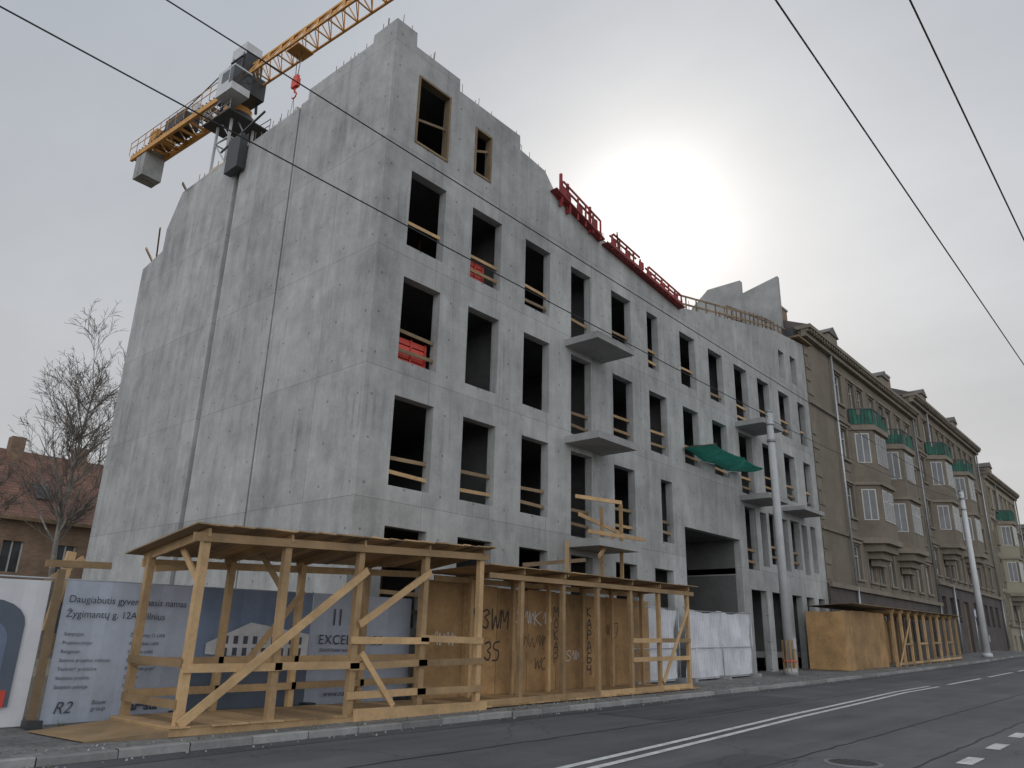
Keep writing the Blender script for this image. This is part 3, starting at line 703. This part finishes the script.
# ---------------------------------------------------------------- historic buildings
def old_building(name,x0,x1,dz,oriels,wins,doors,ztop=19.0,wall='plaster',base='stone',yf=15.0):
    e=empty(name); mb=MB(); hs=[]
    tops=[17.5,13.95,10.4,6.8]
    def blocked(x): return any(a-.2<x<b_+.2 for a,b_ in oriels)
    for x in wins:
        for i,t in enumerate(tops):
            if blocked(x+.6) and i in (1,2): continue
            hs.append((x,x+1.15,t-1.95+dz,t+dz))
        hs.append((x,x+1.15,1.5+dz,3.3+dz))
    hs=[h for h in hs if not any(h[0]<d+1.7 and h[1]>d-.1 and h[3]<4+dz for d in doors)]
    for d in doors: hs.append((d,d+1.6,-1,3.2+dz))
    mb.grid('x',[x0,x1],[4.1+dz,ztop+dz],[h for h in hs if h[2]>4.1+dz],yf,yf+.35,None,wall)
    mb.grid('x',[x0,x1],[-1,4.1+dz-.003],[h for h in hs if h[2]<=4.1+dz],yf-.12,yf+.35,None,base)
    mb.box(x0,x0+.3,yf+.352,yf+13,-1,ztop+dz-.01,wall); mb.box(x1-.3,x1,yf+.352,yf+13,-1,ztop+dz-.01,wall); mb.box(x0+.31,x1-.31,yf+12.7,yf+13,-1,ztop+dz,wall)
    mb.make('walls',e); mb=MB()
    mb.box(x0-.05,x1+.05,yf-.3,yf-.122,4.1+dz,4.35+dz,'plaster2',.4)
    mb.box(x0,x1,yf-.12,yf-.002,7.15+dz,7.32+dz,'plaster2',.3)
    mb.box(x0,x1,yf-.14,yf-.002,14.3+dz,14.5+dz,'plaster2',.3)
    mb.box(x0-.1,x1+.1,yf-.3,yf-.002,18.35+dz,18.6+dz,'plaster2',.5); mb.box(x0-.15,x1+.15,yf-.6,yf+.4,18.8+dz,19.03+dz,'plaster2',.4)
    mb.box(x0-.1,x1+.1,yf-.45,yf-.002,18.603+dz,18.797+dz,'plaster2',.2)
    x=x0+.1
    while x<x1-.2: mb.box(x,x+.16,yf-.55,yf-.452,18.62+dz,18.79+dz,'plaster2',.3); x+=.42
    # quoins at the building corner
    for k in range(17): mb.box(x0,x0+(.9 if k%2 else .6),yf-.05,yf-.002,4.5+dz+k*.8,5.15+dz+k*.8,'plaster2',.3) if 4.5+k*.8<17.6 and abs(5+k*.8-14.4)>.7 and abs(4.8+k*.8-7.2)>.6 else None
    for h in hs:
        if h[3]-h[2]>2.2: continue
        if h[2]>4+dz:
            mb.box(h[0]-.15,h[1]+.15,yf-.14,yf-.003,h[2]-.14,h[2]-.003,'plaster2',.5)
            mb.box(h[0]-.14,h[0]-.003,yf-.05,yf-.004,h[2],h[3]+.12,'plaster2',.6); mb.box(h[1]+.003,h[1]+.14,yf-.05,yf-.004,h[2],h[3]+.12,'plaster2',.6)
            mb.box(h[0]-.2,h[1]+.2,yf-.11,yf-.003,h[3]+.123,h[3]+.25,'plaster2',.6)
            mb.box(h[0]+.05,h[1]-.05,yf-.04,yf-.003,h[2]-.75,h[2]-.25,'plaster2',.1)
    mb.make('cornices_and_trim',e); mb=MB()
    def window(a,b_,z0,z1,y):
        mb.box(a,b_,y+.06,y+.08,z0,z1,'glass'); fw=.07
        for q in ((a,a+fw,z0,z1),(b_-fw,b_,z0,z1),(a+fw,b_-fw,z0,z0+fw),(a+fw,b_-fw,z1-fw,z1),((a+b_)/2-.035,(a+b_)/2+.035,z0+fw,z1-fw)): mb.box(q[0],q[1],y,y+.055,q[2],q[3],'whitep')
        zz=z0+(z1-z0)*.68; mb.box(a+fw,(a+b_)/2-.036,y+.005,y+.05,zz,zz+.05,'whitep'); mb.box((a+b_)/2+.036,b_-fw,y+.005,y+.05,zz,zz+.05,'whitep')
    for h in hs:
        if h[3]-h[2]>2.2: mb.box(h[0],h[1],yf+.1,yf+.2,0,h[3],'woodd',.1); continue
        window(h[0],h[1],h[2],h[3],yf+.15)
    mb.make('windows',e)
    mb=MB(); wb=MB()
    for (a,b_) in oriels:
        D=1.15; poly=[(a,yf-.003),(a+.75,yf-D),(b_-.75,yf-D),(b_,yf-.003)]
        mb.prism(poly,'z',7.4+dz,14.1+dz,wall,.55)
        big=[(a-.15,yf-.003),(a+.7,yf-D-.18),(b_-.7,yf-D-.18),(b_+.15,yf-.003)]
        for z in (7.05,10.6,14.1): mb.prism(big,'z',z+.003+dz,z+.34+dz if z!=10.6 else z+.2+dz,'plaster2',.5)
        for (s0,s1,z0_,z1_) in ((.35,.75,6.6,7.05),(.8,1.1,6.2,6.6),(1.2,1.4,5.8,6.2)):
            mb.prism([(a+s0,yf-.003),(a+s1,yf-D*(1.1-s0*.6)),(b_-s1,yf-D*(1.1-s0*.6)),(b_-s0,yf-.003)],'z',z0_+dz,z1_+dz,'plaster2',.2)
        for z0 in (8.45,12.0):
            c=(a+b_)/2
            for xx in (c-1.0,c+.1):
                wb.box(xx,xx+.9,yf-D-.05,yf-D-.01,z0+dz,z0+1.9+dz,'whitep')
                for k in (.06,.48):
                    wb.box(xx+k,xx+k+.36,yf-D-.062,yf-D-.052,z0+.06+dz,z0+1.2+dz,'glass'); wb.box(xx+k,xx+k+.36,yf-D-.062,yf-D-.052,z0+1.27+dz,z0+1.84+dz,'glass')
            for (p,q) in (((a,yf),(a+.75,yf-D)),((b_,yf),(b_-.75,yf-D))):
                dx,dy=q[0]-p[0],q[1]-p[1]; L=math.hypot(dx,dy); nx,ny=(dy/L,-dx/L)
                if ny>0: nx,ny=-nx,-ny
                def pt(t,o,z): return (p[0]+dx*t+nx*o,p[1]+dy*t+ny*o,z)
                for (t0,t1,o,k,ma) in ((.2,.82,.02,0,'whitep'),(.25,.485,.035,.06,'glass'),(.535,.77,.035,.06,'glass')):
                    wb.face([pt(t0,o,z0+k+dz),pt(t1,o,z0+k+dz),pt(t1,o,z0+1.9-k+dz),pt(t0,o,z0+1.9-k+dz)],ma)
        loop=[(a-.05,yf-.1),(a+.75,yf-D-.12),(b_-.75,yf-D-.12),(b_+.05,yf-.1)]
        for (p,q) in zip(loop,loop[1:]):
            n=6
            for k in range(n):
                t0,t1=k/n,(k+1)/n
                def qq(t,z): return (p[0]+(q[0]-p[0])*t,p[1]+(q[1]-p[1])*t-.04*math.sin(t*9+z*3),z+dz)
                top=15.45 if random.random()<.75 else 15.1
                mb.face([qq(t0,14.5),qq(t1,14.5),qq(t1,top),qq(t0,top+.05)],'green2',random.random())
                mb.beam(qq(t0,14.4),qq(t0,15.5),.03,.03,'dark')
            mb.beam((p[0],p[1],15.5+dz),(q[0],q[1],15.5+dz),.06,.08,'dark')
            mb.beam((p[0],p[1],14.4+dz),(p[0],p[1],15.5+dz),.06,.06,'dark')
    mb.make('oriels_and_balconies',e); wb.make('oriel_windows',e)
    mb=MB()
    mb.prism([(yf-.5,19.04+dz),(yf+4.5,21.2+dz),(yf+9,21.2+dz),(yf+13,19.0+dz)],'x',x0,x1,'roofm')
    x=x0+3
    while x<x1-2:
        mb.box(x,x+.9,yf+2.2,yf+3.1,19.5+dz,21.9+dz,'brick'); mb.box(x-.06,x+.96,yf+2.14,yf+3.16,21.9+dz,22.02+dz,'conc2'); x+=9
    x=x0+6
    while x<x1-2:
        mb.box(x,x+1.6,yf+.4,yf+3,19.4+dz,20.7+dz,'plaster2',.4); mb.prism([(x-.15,20.7+dz),(x+1.75,20.7+dz),(x+.8,21.3+dz)],'y',yf+.3,yf+3,'roofm'); x+=11
    mb.make('roof',e)
    mb=MB()
    for x in (x0+4.1,x1-.6):
        mb.tube((x,yf-.2,4.3+dz),(x,yf-.2,18.6+dz),.07,.07,8,'steel'); mb.tube((x,yf-.25,g(x)+.3),(x,yf-.25,4.3+dz),.07,.07,8,'steel')
    mb.make('downpipes',e)
    return e
old_building('brown_plaster_apartment_building',42.35,64.9,.5,[(49.0,53.2),(55.2,59.4)],[47.2,49.6,51.3,53.7,55.9,57.5,60.0,62.4],[53.4,60.9])
old_building('brown_plaster_apartment_building',65.0,88,2.1,[(67.6,71.2),(75.3,79)],[65.6,68.0,69.8,72.0,73.8,75.9,77.6,80,82.2,84.6],[72.4])
old_building('ochre_plaster_apartment_building',88.1,104,-.3,[(91,94)],[89,91.6,95,97.2,99.6,101.6],[96],wall='ochre',base='ochre',yf=14.6)
old_building('far_apartment_building',104.2,150,-5,[],[105+3*i for i in range(15)],[],wall='plaster2',base='plaster',yf=14.2)
e=empty('traffic_sign'); mb=MB()
mb.tube((62,12.2,g(62)+.1),(62,12.2,4.3),.03,.03,8,'steel'); mb.box(61.7,62.3,12.16,12.18,3.7,4.3,'bannerp'); mb.box(61.8,62.2,12.155,12.159,3.8,4.2,'inkw'); mb.make('sign_plate_and_post',e)

# ---------------------------------------------------------------- left background house
e=empty('brick_house'); mb=MB()
hs=[]
for k in range(11):
    for z in (1.2,4.4): hs.append((-6+k*2.8,-4.9+k*2.8,z,z+1.7))
mb.grid('x',[-10,24],[-1,7.6],hs,50,50.4,None,'brick')
for x in (-10,23.6): mb.prism([(50.41,-1),(62,-1),(62,7.6),(56,12.0),(50.41,7.6)],'x',x,x+.4,'brick')
mb.box(-9.5,23.5,61.6,62,-1,7.6,'brick'); mb.make('walls',e)
mb=MB()
for h in hs:
    mb.box(h[0],h[1],50.2,50.22,h[2],h[3],'glass'); mb.box((h[0]+h[1])/2-.04,(h[0]+h[1])/2+.04,50.15,50.2,h[2],h[3],'whitep')
    for q in ((h[0],h[0]+.08),(h[1]-.08,h[1])): mb.box(q[0],q[1],50.15,50.2,h[2],h[3],'whitep')
mb.make('windows',e); mb=MB()
mb.face([(-10.5,49.4,7.3),(24.5,49.4,7.3),(24.5,56,12.3),(-10.5,56,12.3)],'tiles'); mb.face([(-10.5,62.6,7.3),(24.5,62.6,7.3),(24.5,56,12.3),(-10.5,56,12.3)],'tiles')
mb.beam((-10.5,49.4,7.3),(24.5,49.4,7.3),.1,.2,'woodd')
for x in (9,12.3,15.6): 
    mb.beam((x,51.2,8.75),(x,52.6,9.81),.9,.14,'glass')
for x in (11,14.2,18): mb.box(x,x+.8,55,55.8,11,13.0,'brick')
mb.make('roof',e)

# ---------------------------------------------------------------- trees (bare)
def tree(name,base,h,r,seed,nprim=30,spread=.33,up=(.8,1.6),i0=4):
    rnd=random.Random(seed); mb=MB()
    def br(p,d,L,r,depth):
        n=4 if depth<2 else 3; seg=L/n; pts=[]
        for i in range(n):
            d=(d+Vector((rnd.uniform(-.14,.14),rnd.uniform(-.14,.14),rnd.uniform(-.04,.16) if depth<3 else rnd.uniform(-.25,.08)))).normalized()
            q=p+d*seg; r1=r*(1-.75*(i+1)/n) if i<n-1 else r*.25
            r0=r*(1-.75*i/n)
            mb.tube(p,q,max(r0,.010),max(r1,.008),4 if depth<2 else 3,'bark' if depth<2 else 'twig',cap=False)
            pts.append((q,d.copy(),r0)); p=q
        if depth>=4: return
        k={1:7,2:5,3:3}[depth]
        for _ in range(k):
            q,dd,rr=rnd.choice(pts); t=rnd.uniform(0,1); q=q-dd*seg*t
            side=Vector((rnd.uniform(-1,1),rnd.uniform(-1,1),rnd.uniform(-.2,.8))).normalized()
            nd=(dd*.85+side*.65).normalized(); br(q,nd,L*rnd.uniform(.38,.6),rr*.45,depth+1)
    p=Vector(base); d=Vector((0,0,1)); n=14; pts=[]
    for i in range(n):
        d=(d+Vector((rnd.uniform(-.05,.05),rnd.uniform(-.05,.05),.15))).normalized(); q=p+d*h/n
        r0=r*(1-.93*i/n); r1=r*(1-.93*(i+1)/n); mb.tube(p,q,r0,r1,8,'bark',cap=False); pts.append((q,r1,i)); p=q
    for k in range(nprim):
        i=i0+(k*(n-i0-1))//nprim; q,rr,_=pts[min(i+0,n-1)]
        a=k*2.4+rnd.uniform(-.4,.4); el=rnd.uniform(*up); L=h*spread*(1-.6*abs(i/n-.35))*rnd.uniform(.75,1.1)
        br(q+Vector((0,0,-rnd.random()*h/n)),Vector((math.cos(a),math.sin(a),el)).normalized(),L,rr*.5+.015,1)
    return mb.make(name)
tree('bare_birch_tree',(14.9,45,0),15.6,.20,3,30,.29,i0=5)
tree('bare_birch_tree',(8.6,38,0),8.2,.10,5,12,.30,i0=6)

# ---------------------------------------------------------------- crane
cr=empty('tower_crane'); C=Vector((19.6,42.9,0.1)); D=Vector((.066,-.998,0)).normalized(); S=Vector((D.y*-1,D.x,0))
mb=MB()
w=.8
for z in range(0,33,2):
    c=[(C+S*(w*i)+D*(w*j)) for i,j in ((-1,-1),(1,-1),(1,1),(-1,1))]
    for k in range(4):
        a=c[k]; b_=c[(k+1)%4]
        mb.beam(a+Vector((0,0,z)),a+Vector((0,0,z+2)),.14,.14,'grey',.3)
        mb.beam(a+Vector((0,0,z+2)),b_+Vector((0,0,z+2)),.08,.08,'grey',.4)
        mb.beam(a+Vector((0,0,z)),b_+Vector((0,0,z+2)),.07,.07,'grey',.5)
mb.box(C.x-2,C.x+2,C.y-2,C.y+2,-.2,.68,'conc2')
mb.make('mast',cr); mb=MB()
z=Vector((0,0,1))
mb.tube(C+z*33.6,C+z*34.1,1.15,1.15,20,'dark'); mb.tube(C+z*34.1,C+z*34.7,.95,.95,20,'yel')
for i in (-1,1):
    for j in (-1,1): mb.beam(C+S*i*.8+D*j*.8+z*34.7,C+S*i*.55+D*j*.6+z*39.0,.14,.14,'dark')
for zz in (35.8,37.2,38.6): 
    for i in (-1,1): mb.beam(C+S*i*.7-D*.7+z*zz,C+S*i*.7+D*.7+z*zz,.09,.09,'dark')
mb.beam(C-D*1.3+z*36.2,C+D*1.5+z*36.2,1.7,1.6,'dark',.9)
mb.beam(C-D*.5+S*.1+z*38.2,C+D*.9+S*.1+z*38.2,1.3,1.5,'dark')
mb.beam(C-D*.9+z*39.3,C+D*.8+z*39.3,1.2,1.0,'grey',.9)
cc=C+D*1.6-S*1.45
mb.beam(cc-D*.9+z*35.1,cc+D*.9+z*35.1,1.3,1.9,'grey',.9); mb.beam(cc+D*.5+z*35.3,cc+D*.93+z*35.3,1.33,1.2,'glass'); mb.beam(cc-D*.4+z*35.4,cc+D*.4+z*35.4,1.33,.8,'glass')
mb.beam(C-D*1.6+z*33.4,C+D*1.6+z*33.4,3.0,.08,'dark')
for i in (-1,1):
    for h in (.5,1.0): mb.beam(C-D*1.6+S*1.5*i+z*(33.4+h),C+D*1.6+S*1.5*i+z*(33.4+h),.04,.04,'steel')
    for t in (-1.6,0,1.6): mb.beam(C+D*t+S*1.5*i+z*33.4,C+D*t+S*1.5*i+z*34.4,.04,.04,'steel')
mb.make('slewing_unit_and_cabin',cr); mb=MB()
zj=36.6; nb=34; st=1.25
for k in range(nb):
    a=C+D*(1.0+k*st); b_=C+D*(1.0+(k+1)*st); top=1.55 if k<20 else 1.3
    for i in (-1,1): mb.beam(a+S*.62*i+z*zj,b_+S*.62*i+z*zj,.12,.12,'yel',.5)
    mb.beam(a+z*(zj+top),b_+z*(zj+top),.15,.15,'yel',.6)
    mid=(a+b_)/2
    for i in (-1,1):
        mb.beam(a+S*.62*i+z*zj,mid+z*(zj+top),.07,.07,'yel'); mb.beam(mid+z*(zj+top),b_+S*.62*i+z*zj,.07,.07,'yel')
    mb.beam(a+S*.62+z*zj,a-S*.62+z*zj,.07,.07,'yel'); mb.beam(a+S*.62+z*zj,b_-S*.62+z*zj,.05,.05,'yel')
mb.make('jib',cr); mb=MB()
for i in (-1,1):
    mb.beam(C-D*.8+S*.75*i+z*36,C-D*13.4+S*.75*i+z*36,.2,.42,'yel',.5)
    for h in (.6,1.15): mb.beam(C-D*1.2+S*1.0*i+z*(36.1+h),C-D*13.4+S*1.0*i+z*(36.1+h),.04,.04,'yel',.3)
    for k in range(12): mb.beam(C-D*(1.2+k*1.1)+S*1.0*i+z*36.1,C-D*(1.2+k*1.1)+S*1.0*i+z*37.3,.04,.04,'yel',.3)
    mb.beam(C+z*39.2+S*.4*i,C-D*11+S*.7*i+z*36.3,.06,.06,'dark')
for k in range(10): mb.beam(C-D*(1.5+k*1.3)-S*.75+z*36,C-D*(1.5+k*1.3)+S*.75+z*36,.1,.2,'yel')
for k in range(9): mb.beam(C-D*(1.5+k*1.3)-S*.75+z*36,C-D*(2.8+k*1.3)+S*.75+z*36,.08,.1,'yel')
for k in range(26): mb.beam(C-D*(1.5+k*.46)+z*36.25-S*.9,C-D*(1.5+k*.46)+z*36.25+S*.9,.12,.03,'dark')
mb.beam(C-D*6.5+z*37,C-D*9.0+z*37,1.3,1.2,'dark'); mb.tube(C-D*5-S*.6+z*37,C-D*5+S*.6+z*37,.5,.5,14,'grey')
mb.beam(C-D*10+z*36.9,C-D*11.0+z*36.9,1.5,1.0,'yel')
mb.beam(C-D*11.1+z*35.1,C-D*11.75+z*35.1,1.5,2.5,'conc2',.6); mb.beam(C-D*11.85+z*35.1,C-D*12.5+z*35.1,1.5,2.5,'conc2',.7)
mb.make('counter_jib_and_counterweight',cr); mb=MB()
T=C+D*6.3
mb.beam(T-D*.6+z*36.4,T+D*.6+z*36.4,1.2,.1,'yel',.2)
for i in (-.25,.25): mb.tube(T+D*i+z*36.3,T+D*i*.4+z*34.4,.025,.025,5,'dark')
mb.beam(T-D*.3+z*34.0,T+D*.3+z*34.0,.25,.6,'redp',.8); mb.beam(T-D*.2+z*34.4,T+D*.2+z*34.4,.2,.35,'redp',.8)
mb.tube(T+z*33.7,T+z*33.3,.06,.06,6,'redp')
for k in range(7):
    a0=-math.pi/2+k*.6-1.0; a1=a0+.6
    mb.tube(T+D*.22*math.cos(a0)+z*(33.1+.22*math.sin(a0)),T+D*.22*math.cos(a1)+z*(33.1+.22*math.sin(a1)),.05,.045,6,'redp')
for i in (-.5,.5): mb.tube(T+z*32.9,T+D*i+z*29.5,.018,.018,4,'dark')
mb.make('trolley_and_hook',cr)

# ---------------------------------------------------------------- camera
cam=bpy.data.cameras.new('camera'); co=bpy.data.objects.new('camera',cam); scene.collection.objects.link(co)
r_=Vector((.6594,-.7516,.0249)).normalized(); f_=Vector((.7077,.6315,.3164)).normalized(); u_=r_.cross(f_).normalized(); r_=f_.cross(u_).normalized()
mw=Matrix(((r_.x,u_.x,-f_.x,0),(r_.y,u_.y,-f_.y,0),(r_.z,u_.z,-f_.z,1.58),(0,0,0,1)))
co.matrix_world=mw
cam.sensor_width=36; cam.lens=36*762/1024; cam.clip_end=4000; cam.clip_start=.1
scene.camera=co
# ---------------------------------------------------------------- light
sd=Vector((.745,.431,.511)).normalized()
L=bpy.data.lights.new('sun','SUN'); L.energy=1.0; L.angle=R(12); L.color=(1,.95,.88)
lo=bpy.data.objects.new('sun',L); scene.collection.objects.link(lo); lo.rotation_euler=sd.to_track_quat('Z','Y').to_euler(); lo.location=(0,0,60)
W=bpy.data.worlds.new('World'); scene.world=W; W.use_nodes=True; nt=W.node_tree
for n in list(nt.nodes): nt.nodes.remove(n)
out=nt.nodes.new('ShaderNodeOutputWorld')
sky=nt.nodes.new('ShaderNodeTexSky'); sky.sky_type='NISHITA'; sky.sun_disc=False
sky.sun_elevation=math.asin(sd.z); sky.sun_rotation=math.atan2(sd.x,sd.y); sky.dust_density=3
b1=nt.nodes.new('ShaderNodeBackground'); b1.inputs[1].default_value=.05; lk(nt,sky.outputs[0],b1.inputs[0])
tc=nt.nodes.new('ShaderNodeTexCoord'); Gc=tc.outputs['Generated']
dn=nt.nodes.new('ShaderNodeVectorMath'); dn.operation='DOT_PRODUCT'; lk(nt,Gc,dn.inputs[0]); dn.inputs[1].default_value=sd
dot=dn.outputs['Value']
sx=nt.nodes.new('ShaderNodeSeparateXYZ'); lk(nt,Gc,sx.inputs[0])
zz=math_node(nt,'MAXIMUM',sx.outputs[2],.03)
cv=nt.nodes.new('ShaderNodeCombineXYZ'); lk(nt,math_node(nt,'DIVIDE',sx.outputs[0],math_node(nt,'ADD',zz,.25)),cv.inputs[0]); lk(nt,math_node(nt,'DIVIDE',sx.outputs[1],math_node(nt,'ADD',zz,.25)),cv.inputs[1])
cl=noise(nt,scalev(nt,cv.outputs[0],(1.0,.6,1)),1.2,6,.55)
clv=maprange(nt,cl,.3,.7,.84,1.12)
ang=math_node(nt,'ARCCOSINE',math_node(nt,'MINIMUM',dot,.99999))
g1=math_node(nt,'MULTIPLY',math_node(nt,'EXPONENT',math_node(nt,'MULTIPLY',ang,-1/R(15))),maprange(nt,cl,.3,.7,.85,1.15))
q=math_node(nt,'DIVIDE',ang,R(5.2)); g2=math_node(nt,'EXPONENT',math_node(nt,'MULTIPLY',math_node(nt,'MULTIPLY',q,q),-1))
back_fill=maprange(nt,dot,.25,-.8,0,1.0)  # extra brightness added to the unseen sky behind camera, lifts the shaded facades
base=mixcol(nt,maprange(nt,sx.outputs[2],0,.8,0,1),(.60,.595,.59),(.42,.465,.53))
basev=mulcol(nt,base,clv)
add=nt.nodes.new('ShaderNodeVectorMath'); add.operation='ADD'; lk(nt,basev,add.inputs[0]); lk(nt,mulcol(nt,(1.0,.97,.90),math_node(nt,'ADD',math_node(nt,'MULTIPLY',g1,.44),math_node(nt,'MULTIPLY',g2,.38))),add.inputs[1])
add2=nt.nodes.new('ShaderNodeVectorMath'); add2.operation='ADD'; lk(nt,add.outputs[0],add2.inputs[0]); lk(nt,mulcol(nt,(.98,1.0,1.03),math_node(nt,'MULTIPLY',back_fill,1.4)),add2.inputs[1])
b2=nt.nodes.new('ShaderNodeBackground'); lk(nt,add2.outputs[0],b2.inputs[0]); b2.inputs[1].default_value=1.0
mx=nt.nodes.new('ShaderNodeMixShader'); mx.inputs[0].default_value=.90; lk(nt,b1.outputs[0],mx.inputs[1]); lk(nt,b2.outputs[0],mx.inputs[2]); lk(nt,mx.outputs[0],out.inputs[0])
scene.view_settings.view_transform='Standard'; scene.view_settings.look='None'; scene.view_settings.exposure=0
